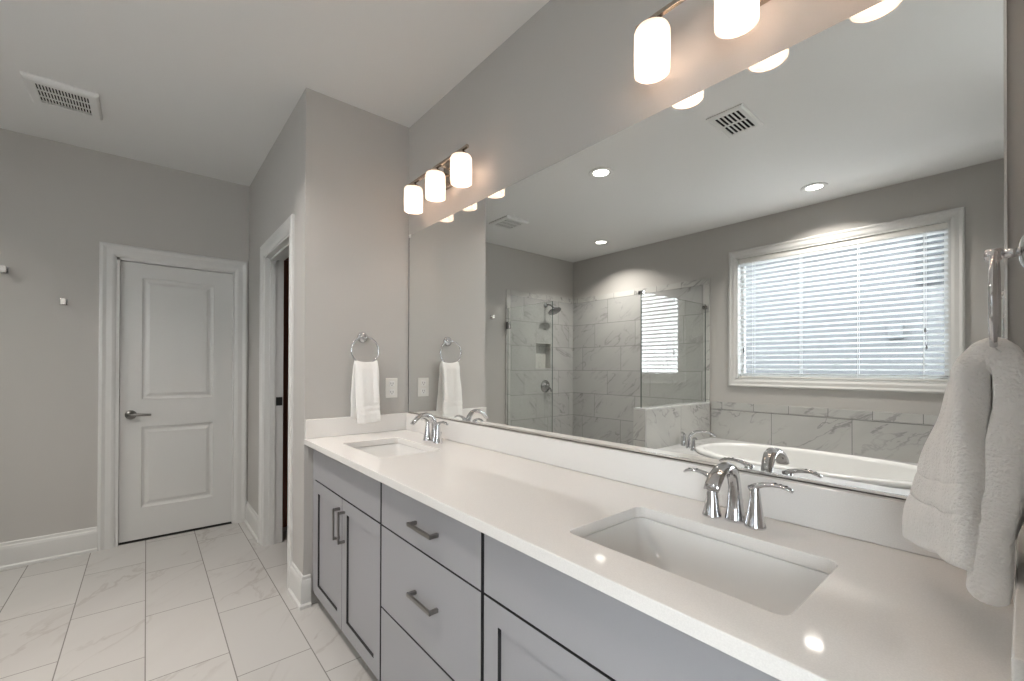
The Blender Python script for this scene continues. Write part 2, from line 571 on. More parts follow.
box(b, XW - T, XW, DY1, 1.2, 0, H)
struct('wall_west', b, M['wall'])
WX0, WX1, WZ0, WZ1 = 0.553, 2.092, 1.148, 2.378
b = BM()
box(b, XW - T, WX0, YS - T, YS, 0, H)
BWX0, BWX1, BWZ0, BWZ1 = 2.95, 5.10, 0.55, 2.20                      # unseen bedroom window, added to send fill daylight in
box(b, WX1, BWX0, YS - T, YS, 0, H)
box(b, BWX1, 6.2, YS - T, YS, 0, H)
box(b, BWX0, BWX1, YS - T, YS, 0, BWZ0)
box(b, BWX0, BWX1, YS - T, YS, BWZ1, H)
box(b, WX0, WX1, YS - T, YS, 0, WZ0)
box(b, WX0, WX1, YS - T, YS, WZ1, H)
struct('wall_south', b, M['wall'])
b = BM()
EY0, EY1 = -2.15, -0.66                                   # opening the photographer stands in
box(b, XE, XE + T, EY1, 0.004, 0, H)
box(b, XE, XE + T, YS, EY0, 0, H)
struct('wall_east', b, M['wall'])
b = BM()
box(b, XW, 6.2, 1.2, 1.3, 0, H)
struct('wall_closet_north', b, M['wall'])
struct('wall_bedroom_east', box(BM(), 6.2, 6.3, YS - T, 1.3, 0, H), M['wall'])
b = BM()
for x in (BWX0, (BWX0 + BWX1) / 2 - 0.03, BWX1 - 0.06):
    box(b, x, x + 0.06, YS - 0.09, YS - 0.03, BWZ0, BWZ1)
for z in (BWZ0, BWZ1 - 0.06):
    box(b, BWX0, BWX1, YS - 0.09, YS - 0.03, z, z + 0.06)
w2 = struct('fill_window', b, M['trim'])  # frame of the added fill window
struct('pane', box(BM(), BWX0 + 0.05, BWX1 - 0.05, YS - 0.062, YS - 0.058, BWZ0 + 0.05, BWZ1 - 0.05), M['pane'], parent=w2)  # pane of the added fill window
b = BM()
box(b, XW - 0.9, XW - 0.8, -2.2, 0.3, -0.1, H)
struct('wall_hall', b, M['wall'])

# ------------------------------------------------------------------ baseboards
BASE = [(0, 0), (0.024, 0), (0.024, 0.016), (0.015, 0.024), (0.015, 0.125), (0.012, 0.140), (0.008, 0.146), (0.007, 0.160), (0.003, 0.165), (0, 0.165)]
def base_run(name, pts, outs):
    """pts: floor points along the wall, outs: outward direction at each (mitred)"""
    bm = BM()
    loft(bm, [[Vector((p[0] + o[0] * a, p[1] + o[1] * a, h)) for a, h in BASE] for p, o in zip(pts, outs)], True, True, True)
    return struct(name, bm, M['trim'])
base_run('baseboard_west', [(XW, -2.125), (XW, -1.478)], [(1, 0), (1, 0)])
base_run('baseboard_closet', [(XW + 0.0, -A), (-1.10, -A)], [(0, -1), (0, -1)])
base_run('baseboard_corner', [(-0.224, -A), (0.0, -A), (0.0, -0.556)], [(0, -1), (1, -1), (1, 0)])
base_run('baseboard_closet_west', [(XW, YC), (XW, 1.2)], [(1, 0), (1, 0)])

# ------------------------------------------------------------------ casings
CAS = [(0, 0), (0, 0.083), (0.012, 0.083), (0.018, 0.076), (0.020, 0.066), (0.016, 0.056), (0.013, 0.048), (0.013, 0.020), (0.011, 0.012), (0.008, 0.004), (0.006, 0)]
def casing(bm, corners, along, out, w=1.0):
    """three-sided casing; corners: inner jamb foot, inner head, inner head, inner foot. along = horizontal unit vector"""
    al, ou = Vector(along), Vector(out)
    P = [Vector(c) for c in corners]
    Z = Vector((0, 0, 1))
    dirs = [-al, -al + Z, al + Z, al]
    loft(bm, [[p + d * (q * w) + ou * a for a, q in CAS] for p, d in zip(P, dirs)], True, True, True)
    return bm

# west door: casing, jamb
b = BM()
casing(b, [(XW, DY0, 0), (XW, DY0, DH), (XW, DY1, DH), (XW, DY1, 0)], (0, 1, 0), (1, 0, 0), 1.06)
box(b, XW - T, XW + 0.002, DY0 - 0.001, DY0 + 0.018, 0, DH)
box(b, XW - T, XW + 0.002, DY1 - 0.010, DY1 + 0.001, 0, DH)
box(b, XW - T, XW + 0.002, DY0, DY1, DH - 0.018, DH + 0.001)
struct('trim_1', b, M['trim'])
# closet door casing + jamb + stop
b = BM()
CX0, CX1, CH = -1.02, -0.305, 2.045
casing(b, [(CX0, -A, 0), (CX0, -A, CH), (CX1, -A, CH), (CX1, -A, 0)], (1, 0, 0), (0, -1, 0), 1.0)
for x0, x1 in ((CX0 - 0.001, CX0 + 0.016), (CX1 - 0.016, CX1 + 0.001)):
    box(b, x0, x1, -A - 0.003, YC + 0.003, 0, CH)
box(b, CX0, CX1, -A - 0.003, YC + 0.003, CH - 0.016, CH + 0.001)
box(b, CX0 + 0.015, CX0 + 0.027, -A + 0.03, -A + 0.066, 0, CH - 0.012)
box(b, CX1 - 0.027, CX1 - 0.015, -A + 0.03, -A + 0.066, 0, CH - 0.012)
box(b, CX0, CX1, -A + 0.03, -A + 0.066, CH - 0.030, CH - 0.015)
tr2 = struct('trim_2', b, M['trim'])
b = BM()
box(b, CX0 + 0.0155, CX0 + 0.018, -A + 0.072, -A + 0.112, 0.985, 1.045)
struct('strike_plate', b, M['black'], parent=tr2)

# ------------------------------------------------------------------ door in the west wall
b = BM()
SX = XW - 0.028                                                     # front face of the slab
SY0, SW, SZ0, SHh = DY0 + 0.020, 0.682, 0.014, 1.995
rects = [(0.118, SW - 0.135, 0.225, 0.810), (0.118, SW - 0.135, 1.010, 1.888)]
panelled(b, (SX, SY0, SZ0), (0, 1, 0), (0, 0, 1), (1, 0, 0), SW, SHh, 0.038, rects,
         [(0.006, 0.006), (0.016, 0.010), (0.024, 0.010), (0.044, 0.0035)])
dr = struct('door_1', b, M['door'])
hy, hz = SY0 + 0.060, 0.915
b = BM()
lathe(b, (SX, hy, hz), [(0.033, 0.0), (0.033, 0.004), (0.028, 0.010), (0.014, 0.013), (0.011, 0.030), (0.011, 0.052)], 'x', 28)
hd = obj('door_handle', b, M['nickel'], dr, smooth=True)
b = BM()
tube(b, [(SX + 0.050, hy - 0.010, hz), (SX + 0.054, hy + 0.01, hz + 0.001), (SX + 0.055, hy + 0.04, hz + 0.002), (SX + 0.053, hy + 0.08, hz), (SX + 0.047, hy + 0.112, hz - 0.003)],
     [(0.008, 0.010), (0.008, 0.011), (0.006, 0.010), (0.005, 0.009), (0.005, 0.008)], 14)
obj('lever', b, M['nickel'], hd, smooth=True)
# black strip painting the shade in the gap under the door
struct('door_gap_shade', box(BM(), XW - T, XW - 0.02, DY0 + 0.018, DY1 - 0.01, 0.0, 0.004), M['dark'])

# ------------------------------------------------------------------ closet content seen through the open doorway
wd = thing('wardrobe', 'tall red-brown wooden wardrobe standing inside the closet behind the open doorway', 'wardrobe', (-1.45, -0.1, 0))
obj('body', box(BM(), -1.63, -1.30, -0.46, 0.35, 0.05, 2.10), M['wood'], wd, bevel=0.004)
obj('plinth', box(BM(), -1.625, -1.32, -0.44, 0.33, 0.0, 0.052), M['wood'], wd)
obj('cornice', box(BM(), -1.635, -1.28, -0.468, 0.37, 2.098, 2.15), M['wood'], wd, bevel=0.008)

# ------------------------------------------------------------------ shower and tub surround
S_TOP, S_B = 2.22, 0.066
SHY = -2.13
b = BM()
for y0, y1, z0, z1 in ((YS, NY0, 0, S_TOP - S_B), (NY1, SHY - S_B, 0, S_TOP - S_B), (NY0, NY1, 0, NZ0), (NY0, NY1, NZ1, S_TOP - S_B)):
    box(b, XW + 0.0005, XW + 0.010, y0, y1, z0, z1)
# niche is framed on the tile face
tw = struct('wall_shower_west', b, M['tile_w'])
b = BM(); box(b, XW + 0.0005, XW + 0.013, YS, SHY, S_TOP - S_B, S_TOP); struct('border', b, M['tile_bw'], parent=tw, bevel=0.002)
b = BM(); box(b, XW + 0.0005, XW + 0.013, SHY - S_B, SHY, 0, S_TOP - S_B); struct('border', b, M['tile_bz2'], parent=tw, bevel=0.002)
b = BM(); box(b, XW + 0.01, 0.283 - S_B, YS + 0.0005, YS + 0.010, 0, S_TOP - S_B)
ts = struct('wall_shower_south', b, M['tile_s'])
b = BM(); box(b, XW + 0.01, 0.283, YS + 0.0005, YS + 0.013, S_TOP - S_B, S_TOP); struct('border', b, M['tile_bs'], parent=ts, bevel=0.002)
b = BM(); box(b, 0.283 - S_B, 0.283, YS + 0.0005, YS + 0.013, 0.0, S_TOP - S_B); struct('border', b, M['tile_bz'], parent=ts, bevel=0.002)
# recessed shelf niche in the west tile
nc = thing('shower_niche', 'square recessed tiled niche in the shower wall above the valve', 'niche', (XW, -2.765, NZ0))
b = BM()
for y0, y1, z0, z1 in ((NY0, NY1, NZ1 - 0.008, NZ1), (NY0, NY1, NZ0, NZ0 + 0.008), (NY0, NY0 + 0.008, NZ0, NZ1), (NY1 - 0.008, NY1, NZ0, NZ1)):
    box(b, XW - 0.094, XW + 0.012, y0, y1, z0, z1)
obj('lining', b, M['tile_bz2'], nc)
obj('back_panel', box(BM(), XW - 0.0945, XW - 0.086, NY0 + 0.008, NY1 - 0.008, NZ0 + 0.008, NZ1 - 0.008), M['tile_bz2'], nc)

# tub surround tiles
b = BM(); box(b, 0.30, XE, YS + 0.0005, YS + 0.010, 0.40, 0.838)
tt = struct('wall_tub_tile', b, M['tile_tub'])
b = BM(); box(b, 0.30, XE, YS + 0.0005, YS + 0.013, 0.838, 0.912); struct('border', b, M['tile_tubb'], parent=tt, bevel=0.002)
# half wall between shower and tub
b = BM(); box(b, 0.175, 0.290, YS + 0.013, SHY, 0, 0.885)
kw = struct('wall_knee', b, M['tile_knee'])
b = BM(); box(b, 0.172, 0.294, YS + 0.013, SHY + 0.004, 0.885, 0.902); struct('cap', b, M['tile_deck'], parent=kw, bevel=0.002)
b = BM(); box(b, 0.172, 0.293, SHY, SHY + 0.006, 0, 0.885); struct('end_tile', b, M['tile_bz'], parent=kw, bevel=0.001)
# curb and shower floor
struct('trim_4', box(BM(), XW + 0.013, 0.172, SHY - 0.10, SHY, 0, 0.11), M['tile_deck'], bevel=0.003)

# glass
def glass_panel(name, label, x0, x1, y0, y1, z0, z1):
    t = thing(name, label, 'glass panel', ((x0 + x1) / 2, (y0 + y1) / 2, z0))
    bm = box(BM(), x0, x1, y0, y1, z0, z1, 1)
    big = max(x1 - x0, y1 - y0)
    for f in bm.faces:
        if f.calc_area() > 0.5 * big * (z1 - z0):
            f.material_index = 0
    obj('pane', bm, [M['glass'], M['edge']], t)
    return t
g1 = glass_panel('shower_screen', 'clear glass shower screen clamped to the tiled wall below the shower head', XW + 0.035, -0.863, -2.143, -2.133, 0.115, 1.985)
for z in (1.775, 0.42):
    b = BM(); box(b, XW + 0.013, XW + 0.075, -2.152, -2.124, z - 0.045, z + 0.045); obj('hinge', b, M['steel'], g1, bevel=0.004)
g2 = glass_panel('shower_screen', 'clear glass panel standing on the tiled half wall beside the tub', 0.238, 0.248, YS + 0.02, -2.135, 0.906, 1.940)
b = BM(); box(b, 0.215, 0.262, -2.16, -2.128, 1.915, 1.950); obj('clip', b, M['chrome'], g2, bevel=0.003)
b = BM(); box(b, 0.222, 0.264, YS + 0.013, YS + 0.055, 1.890, 1.925); obj('clip', b, M['steel'], g2, bevel=0.003)

# shower head and valve
t = thing('overhead_shower', 'round chrome shower head on a short arm high on tile wall', 'shower head', (XW + 0.01, -2.80, 2.07))
b = BM(); lathe(b, (XW + 0.010, -2.80, 2.085), [(0.030, 0), (0.030, 0.004), (0.018, 0.014), (0.012, 0.016)], 'x', 24); obj('flange', b, M['steel'], t, smooth=True)
b = BM(); tube(b, [(XW + 0.015, -2.80, 2.085), (XW + 0.06, -2.80, 2.088), (XW + 0.11, -2.80, 2.075), (XW + 0.15, -2.80, 2.040)], 0.010, 12); obj('arm', b, M['steel'], t, smooth=True)
b = BM()
lathe(b, (0, 0, 0), [(0.012, 0.0), (0.020, -0.012), (0.028, -0.025), (0.070, -0.045), (0.086, -0.055), (0.088, -0.062), (0.080, -0.066)], 'z', 32)
bmesh.ops.rotate(b, verts=b.verts[:], cent=(0, 0, 0), matrix=Matrix.Rotation(math.radians(-28), 3, 'Y'))
bmesh.ops.translate(b, verts=b.verts[:], vec=(XW + 0.15, -2.80, 2.044))
obj('spray_face', b, M['steel'], t, smooth=True)
t = thing('shower_valve', 'round chrome shower valve with lever handle below the tiled niche', 'shower valve', (XW + 0.01, -2.80, 1.01))
b = BM(); lathe(b, (XW + 0.010, -2.80, 1.015), [(0.082, 0), (0.082, 0.004), (0.074, 0.012), (0.040, 0.018), (0.034, 0.05), (0.030, 0.062)], 'x', 36); obj('escutcheon', b, M['steel'], t, smooth=True)
b = BM(); tube(b, [(XW + 0.066, -2.80, 1.02), (XW + 0.074, -2.825, 0.99), (XW + 0.076, -2.85, 0.95)], [(0.016, 0.014), (0.014, 0.012), (0.012, 0.010)], 12); obj('lever', b, M['steel'], t, smooth=True)

# tub: tiled deck with an oval hole + drop-in tub
DK, TCX, TCY, TA, TB = 0.53, 1.36, -2.67, 0.835, 0.475
def ell(a, bb, z, n=64, p=2.35):
    pts = []
    for i in range(n):
        th = 2 * PI * i / n
        c, s = math.cos(th), math.sin(th)
        pts.append(Vector((TCX + a * math.copysign(abs(c) ** (2 / p), c), TCY + bb * math.copysign(abs(s) ** (2 / p), s), z)))
    return pts
def plate_with_holes(bm, outer, holes, z0, z1):
    vs = []
    def loop(pts):
        v = [bm.verts.new((p[0], p[1], z1)) for p in pts]
        for i in range(len(v)):
            bm.edges.new((v[i], v[(i + 1) % len(v)]))
    loop(outer)
    for h in holes:
        loop(h)
    bmesh.ops.triangle_fill(bm, use_beauty=True, use_dissolve=False, edges=bm.edges[:])
    ret = bmesh.ops.extrude_face_region(bm, geom=bm.faces[:])
    nv = [g for g in ret['geom'] if isinstance(g, bmesh.types.BMVert)]
    bmesh.ops.translate(bm, verts=nv, vec=(0, 0, z0 - z1))
    return bm
b = BM()
plate_with_holes(b, [(0.295, -3.338), (XE - 0.002, -3.338), (XE - 0.002, -2.10), (0.295, -2.10)], [ell(TA - 0.035, TB - 0.035, DK)], DK - 0.03, DK)
deck = obj('tub_deck', b, M['tile_deck'])
tag(deck, 'pale tiled deck around the bathtub under the window', 'tub deck')
b = BM(); box(b, 0.295, XE - 0.002, -2.12, -2.105, 0.0, DK - 0.03); obj('apron', b, M['tile_tub'], deck)
b = BM()
loft(b, [ell(TA - 0.03, TB - 0.03, DK + 0.002), ell(TA, TB, DK + 0.002), ell(TA, TB, DK + 0.026), ell(TA - 0.008, TB - 0.008, DK + 0.036), ell(TA - 0.05, TB - 0.05, DK + 0.040),
         ell(TA - 0.068, TB - 0.068, DK + 0.034), ell(TA - 0.078, TB - 0.078, DK + 0.01), ell(TA - 0.11, TB - 0.10, DK - 0.20), ell(TA - 0.17, TB - 0.14, DK - 0.36), ell(TA - 0.30, TB - 0.22, DK - 0.40)], True, False, True)
tub = obj('bathtub', b, M['acrylic'], smooth=True)
tag(tub, 'white oval drop-in bathtub set in tiled deck under the window', 'bathtub')
b = BM(); lathe(b, (TCX, TCY, DK - 0.3995), [(0.030, 0), (0.030, 0.003), (0.02, 0.005)], 'z', 20); obj('drain', b, M['chrome'], tub, smooth=True)

# ------------------------------------------------------------------ faucets
def lever_bm(c, dx, dy, L=0.078, s=1.0):
    d = Vector((dx, dy, 0)).normalized()
    c = Vector(c)
    pts = [c + d * q * s + Vector((0, 0, h * s)) for q, h in ((-0.012, -0.006), (0.0, 0.001), (0.018, 0.008), (0.036, 0.011), (0.054, 0.011), (0.070, 0.007), (L, 0.002))]
    side = d.cross(Vector((0, 0, 1)))
    bm = BM()
    tube(bm, pts, [(0.0095 * s, 0.008 * s), (0.0105 * s, 0.0075 * s), (0.0095 * s, 0.006 * s), (0.009 * s, 0.005 * s), (0.0095 * s, 0.0046 * s), (0.0105 * s, 0.0046 * s), (0.0075 * s, 0.0034 * s)], 14, side=side)
    return bm, pts, d

def faucet(root, base, spout_dir, handle_pts, s=1.0, reach=1.0):
    bx = Vector(base)
    d = Vector(spout_dir).normalized()
    side = d.cross(Vector((0, 0, 1)))
    P = lambda q, h: bx + d * (q * s * reach) + Vector((0, 0, h * s))
    bm = BM()
    pts = [P(0, 0), P(0, 0.006), P(0.0, 0.030), P(0.001, 0.060), P(0.004, 0.088), P(0.012, 0.112), P(0.028, 0.132), P(0.050, 0.140), (P(0.075, 0.138)), P(0.100, 0.126), P(0.119, 0.109), P(0.128, 0.097)]
    rr = [(0.0245, 0.0245), (0.0235, 0.0235), (0.0195, 0.020), (0.0165, 0.0175), (0.0150, 0.0150), (0.0155, 0.0145), (0.0170, 0.0130), (0.0178, 0.0115), (0.0182, 0.0102), (0.0186, 0.0092), (0.0188, 0.0084), (0.0180, 0.0070)]
    tube(bm, pts, [(a * s, c * s) for a, c in rr], 24, side=side)
    obj('spout', bm, M['chrome'], root, smooth=True)
    for hp, hd_ in handle_pts:
        hp = Vector(hp)
        bm = BM()
        lathe(bm, hp, [(0.0235 * s, 0), (0.0235 * s, 0.004 * s), (0.0205 * s, 0.012 * s), (0.0165 * s, 0.035 * s), (0.0130 * s, 0.060 * s), (0.0105 * s, 0.082 * s), (0.0095 * s, 0.094 * s), (0.007 * s, 0.100 * s)], 'z', 28)
        h = obj('handle', bm, M['chrome'], root, smooth=True)
        bm, lp, dd = lever_bm(hp + Vector((0, 0, 0.096 * s)), hd_[0], hd_[1], s=s)
        obj('lever', bm, M['chrome'], h, smooth=True)
        for q in (0.042, 0.053, 0.064):
            zz = lp[3].z + (lp[5].z - lp[3].z) * ((q - 0.036) / 0.034) ** 1.5 + 0.0052 * s
            bm = BM()
            lathe(bm, (hp.x + dd.x * q * s, hp.y + dd.y * q * s, zz), [(0.0030 * s, -0.001), (0.0030 * s, 0.0010), (0.0020 * s, 0.0014)], 'z', 12)
            obj('grip_hole', bm, M['black'], h)

ZC = 0.884
fc = thing('faucet', 'chrome two-handle faucet behind the sink nearer the camera', 'faucet', (1.982, -0.105, ZC), 'basin faucets on the counter')
faucet(fc, (1.982, -0.100, ZC), (0, -1, 0), [((1.930, -0.113, ZC), (-1, 0.10)), ((2.034, -0.113, ZC), (1, 0.10))])
b = BM(); tube(b, [(1.982, -0.066, ZC), (1.982, -0.066, ZC + 0.035)], 0.003, 8); lathe(b, (1.982, -0.066, ZC + 0.034), [(0.003, 0), (0.006, 0.003), (0.006, 0.010), (0.003, 0.013)], 'z', 12)
obj('lift_rod', b, M['chrome'], fc, smooth=True)
dup(fc, (-1.477, 0, 0), 'chrome two-handle faucet behind the far sink near hanging white towel', 'basin faucets on the counter')
tf = thing('tub_faucet', 'chrome two-handle tub filler on the deck corner by half wall', 'faucet', (0.46, -2.55, DK))
k = 0.7071
faucet(tf, (0.455, -2.575, DK), (k, -k, 0), [((0.37, -2.65, DK), (-k, -k)), ((0.545, -2.49, DK), (k, k))], s=1.1, reach=1.7)

# ------------------------------------------------------------------ window, blind and the outside
b = BM()
Pw = [(WX0, YS, WZ0), (WX0, YS, WZ1), (WX1, YS, WZ1), (WX1, YS, WZ0)]
Dw = [Vector((-1, 0, -1)), Vector((-1, 0, 1)), Vector((1, 0, 1)), Vector((1, 0, -1))]
rings = [[Vector(p) + d * (q * 0.86) + Vector((0, 1, 0)) * a for a, q in CAS] for p, d in zip(Pw, Dw)]
R = [[b.verts.new(v) for v in rr] for rr in rings]
for i in range(4):
    for j in range(len(CAS)):
        j2 = (j + 1) % len(CAS)
        b.faces.new((R[i][j], R[i][j2], R[(i + 1) % 4][j2], R[(i + 1) % 4][j]))
win = struct('window_1', b, M['trim'])
b = BM()
box(b, WX0 - 0.001, WX0 + 0.014, YS - T, YS + 0.004, WZ0, WZ1)
box(b, WX1 - 0.014, WX1 + 0.001, YS - T, YS + 0.004, WZ0, WZ1)
box(b, WX0, WX1, YS - T, YS + 0.004, WZ1 - 0.014, WZ1 + 0.001)
box(b, WX0, WX1, YS - T, YS + 0.004, WZ0 - 0.001, WZ0 + 0.014)
struct('jamb', b, M['trim'], parent=win)
b = BM()
y0, y1 = YS - T + 0.004, YS - T + 0.034
for x0, x1, z0, z1 in ((WX0 + 0.014, WX0 + 0.045, WZ0 + 0.014, WZ1 - 0.014), (WX1 - 0.045, WX1 - 0.014, WZ0 + 0.014, WZ1 - 0.014),
                       (WX0 + 0.04, WX1 - 0.04, WZ0 + 0.014, WZ0 + 0.05), (WX0 + 0.04, WX1 - 0.04, WZ1 - 0.05, WZ1 - 0.014)):
    box(b, x0, x1, y0, y1, z0, z1)
struct('sash', b, M['trim'], parent=win)
struct('pane', box(BM(), WX0 + 0.042, WX1 - 0.042, YS - T + 0.016, YS - T + 0.020, WZ0 + 0.045, WZ1 - 0.045), M['tinted'], parent=win)

BY = YS - 0.036
BX0, BX1 = WX0 + 0.017, WX1 - 0.017
bl = thing('window_blind', 'white horizontal slat blind lowered over the window above tub', 'blind', ((BX0 + BX1) / 2, BY, WZ0 + 0.02))
obj('headrail', box(BM(), BX0, BX1, BY - 0.028, BY + 0.028, WZ1 - 0.062, WZ1 - 0.016), M['plastic'], bl, bevel=0.003)
obj('bottom_rail', box(BM(), BX0, BX1, BY - 0.024, BY + 0.024, WZ0 + 0.018, WZ0 + 0.034), M['plastic'], bl, bevel=0.004)
zs0, zs1, ns = WZ0 + 0.060, WZ1 - 0.075, 25
tilt = math.radians(12)
first = None
for i in range(ns):
    z = zs0 + (zs1 - zs0) * i / (ns - 1)
    if first is None:
        bm = BM()
        rings = []
        for x in (BX0 + 0.003, BX1 - 0.003):
            ring = []
            pts = [(-0.025, 0.0), (-0.012, 0.0022), (0.0, 0.003), (0.012, 0.0022), (0.025, 0.0)]
            full = pts + [(a, c - 0.0028) for a, c in reversed(pts)]
            for a, c in full:
                ring.append(Vector((x, BY + a * math.cos(tilt) - c * math.sin(tilt), z + a * math.sin(tilt) + c * math.cos(tilt))))
            rings.append(ring)
        loft(bm, rings)
        first = obj('slat', bm, M['slat'], bl)
    else:
        c = first.copy()
        COL.objects.link(c)
        c.parent = bl
        c.location = (0, 0, z - zs0)
for fx in (0.09, 0.36, 0.64, 0.91):
    x = BX0 + (BX1 - BX0) * fx
    bm = BM()
    for dy in (-0.026, 0.026):
        box(bm, x - 0.0015, x + 0.0015, BY + dy - 0.0006, BY + dy + 0.0006, WZ0 + 0.03, WZ1 - 0.05)
    obj('ladder_cord', bm, M['cord'], bl)
bm = BM(); tube(bm, [(BX0 + 0.055, BY + 0.034, WZ1 - 0.055), (BX0 + 0.055, BY + 0.036, WZ0 + 0.32)], 0.0025, 8)
wnd = obj('tilt_wand', bm, M['cord'], bl)
bm = BM(); lathe(bm, (BX0 + 0.055, BY + 0.036, WZ0 + 0.26), [(0.004, 0), (0.009, 0.008), (0.007, 0.05), (0.003, 0.062)], 'z', 10); obj('tassel', bm, M['steel'], wnd, smooth=True)
for x, zt in ((BX1 - 0.125, 0.43), (BX1 - 0.118, 0.30)):
    bm = BM(); tube(bm, [(x, BY + 0.034, WZ1 - 0.055), (x, BY + 0.036, WZ0 + zt)], 0.0012, 6)
    cdn = obj('lift_cord', bm, M['cord'], bl)
    bm = BM(); lathe(bm, (x, BY + 0.036, WZ0 + zt - 0.035), [(0.009, 0), (0.008, 0.015), (0.003, 0.036)], 'z', 10); obj('tassel', bm, M['steel'], cdn, smooth=True)

nh = thing('neighbor_house', 'pale grey sided neighbouring house seen through the window blind', 'house', (0.5, -8.5, 0))
obj('wall', box(BM(), -7, 2.6, -11, -7.0, -0.3, 3.45), M['siding'], nh)
b = BM(); loft(b, [[Vector((x, -6.6, 3.42)), Vector((x, -6.6, 3.56)), Vector((x, -9.0, 5.0)), Vector((x, -11.4, 3.56)), Vector((x, -11.4, 3.42))] for x in (-7.3, 2.9)])
obj('roof', b, M['roof'], nh)
b = BM()
box(b, 1.457, 1.725, -7.0, -6.965, 2.435, 3.25)
for i in range(9):
    box(b, 1.475, 1.707, -6.968, -6.955, 2.455 + i * 0.088, 2.515 + i * 0.088)
obj('shutter', b, M['shutter'], nh)
obj('meter_box', box(BM(), 1.155, 1.330, -7.0, -6.94, 1.690, 1.920), M['siding'], nh, bevel=0.01)
struct('ground', box(BM(), -14, 24, -14, 14, -0.35, -0.3), M['grass'])
# roof over this house, so that daylight only enters by its windows
struct('roof', box(BM(), XW - 0.6, 6.8, YS - 0.5, 1.8, H + 0.1, H + 0.3), M['roof'])
struct('wall_hall_north', box(BM(), XW - 0.9, XW - T, 0.3, 0.4, -0.1, H), M['wall'])
struct('wall_hall_south', box(BM(), XW - 0.9, XW - T, -2.3, -2.2, -0.1, H), M['wall'])
struct('ceiling_hall', box(BM(), XW - 0.9, XW - 0.2, -2.3, 0.4, H, H + 0.1), M['ceiling'])
struct('floor_hall', box(BM(), XW - 0.9, XW - 0.2, -2.3, 0.4, -0.1, 0.0), M['floor'])
# sky portal in the window opening guides daylight sampling
pd = bpy.data.lights.new('window_portal', 'AREA')
pd.shape = 'RECTANGLE'; pd.size = WX1 - WX0; pd.size_y = WZ1 - WZ0
pd.cycles.is_portal = True
po = bpy.data.objects.new('window_portal', pd)
COL.objects.link(po)
po.location = ((WX0 + WX1) / 2, YS - T - 0.02, (WZ0 + WZ1) / 2)
po.rotation_euler = (PI / 2, 0, PI)     # faces +y
pd2 = pd.copy(); pd2.size = BWX1 - BWX0; pd2.size_y = BWZ1 - BWZ0
po2 = bpy.data.objects.new('bedroom_portal', pd2)
COL.objects.link(po2)
po2.location = ((BWX0 + BWX1) / 2, YS - T - 0.02, (BWZ0 + BWZ1) / 2)
po2.rotation_euler = (PI / 2, 0, PI)

# ------------------------------------------------------------------ vanity cabinets
CF = -0.550                                                          # plane of the fronts
def pull(parent, p, vertical, L):
    bm = BM()
    x, z = p
    h = L / 2
    y0, y1 = CF, CF - 0.024
    def bar(x0, x1, ya, yb, z0, z1):
        box(bm, x0, x1, ya, yb, z0, z1)
    if vertical:
        bar(x - 0.006, x + 0.006, y1 - 0.008, y1, z - h, z + h)
        for s in (-1, 1):
            zz = z + s * (h - 0.006)
            bar(x - 0.006, x + 0.006, y1, y0 + 0.001, zz - 0.006, zz + 0.006)
    else:
        bar(x - h, x + h, y1 - 0.008, y1, z - 0.0068, z + 0.0068)
        for s in (-1, 1):
            xx = x + s * (h - 0.006)
            bar(xx - 0.006, xx + 0.006, y1, y0 + 0.001, z - 0.006, z + 0.006)
    return obj('pull_handle', bm, M['nickel'], parent, bevel=0.0015)
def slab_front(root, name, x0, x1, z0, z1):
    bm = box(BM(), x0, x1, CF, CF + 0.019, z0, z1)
    return obj(name, dark_sides(bm), [M['cabinet'], M['gap_shade']], root)
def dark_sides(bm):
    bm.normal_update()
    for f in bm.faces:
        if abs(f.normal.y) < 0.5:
            f.material_index = 1                                       # edges painted near-black as the shade in the gaps between fronts
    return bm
def shaker(root, x0, x1, z0, z1, st=0.058):
    bm = BM()
    W_, H_ = x1 - x0, z1 - z0
    panelled(bm, (x0, CF, z0), (1, 0, 0), (0, 0, 1), (0, -1, 0), W_, H_, 0.019, [(st, W_ - st, st, H_ - st)], [(0.0003, 0.015), (0.0036, 0.015), (0.0039, 0.008)])
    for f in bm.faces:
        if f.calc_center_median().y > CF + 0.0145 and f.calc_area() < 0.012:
            f.material_index = 1                                       # shadow line round the panel, painted into the groove
    return obj('door', dark_sides(bm), [M['cabinet'], M['gap_shade']], root)
Z_TOE, Z_BOT, Z_MID, Z_TOP = 0.10, 0.078, 0.672, 0.8525
def carcass(root, x0, x1):
    bm = BM()
    y0, y1, t = CF + 0.030, -0.004, 0.018
    box(bm, x0, x0 + t, y0, y1, Z_TOE - 0.03, Z_TOP)                 # sides, floor, back, front rails: open under the sink
    box(bm, x1 - t, x1, y0, y1, Z_TOE - 0.03, Z_TOP)
    box(bm, x0 + t, x1 - t, y0, y1, Z_TOE - 0.03, Z_TOE - 0.012)
    box(bm, x0 + t, x1 - t, y1 - 0.008, y1, Z_TOE, Z_TOP)
    box(bm, x0 + t, x1 - t, y0, y0 + 0.016, Z_TOE, Z_TOP - 0.0)
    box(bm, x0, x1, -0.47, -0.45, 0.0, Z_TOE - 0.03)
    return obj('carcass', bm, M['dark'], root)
def sink_base(name, label, x0, x1, dx0, dx1, flip=False):
    t = thing(name, label, 'cabinet', ((x0 + x1) / 2, -0.28, 0), 'vanity cabinets')
    carcass(t, x0, x1)
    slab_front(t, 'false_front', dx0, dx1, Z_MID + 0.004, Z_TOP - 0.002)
    m = (dx0 + dx1) / 2
    for a, c, px in ((dx0, m - 0.0015, m - 0.032), (m + 0.0015, dx1, m + 0.033)):
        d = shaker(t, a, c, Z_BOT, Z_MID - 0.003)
        pull(d, (px, 0.552), True, 0.142)
    return t
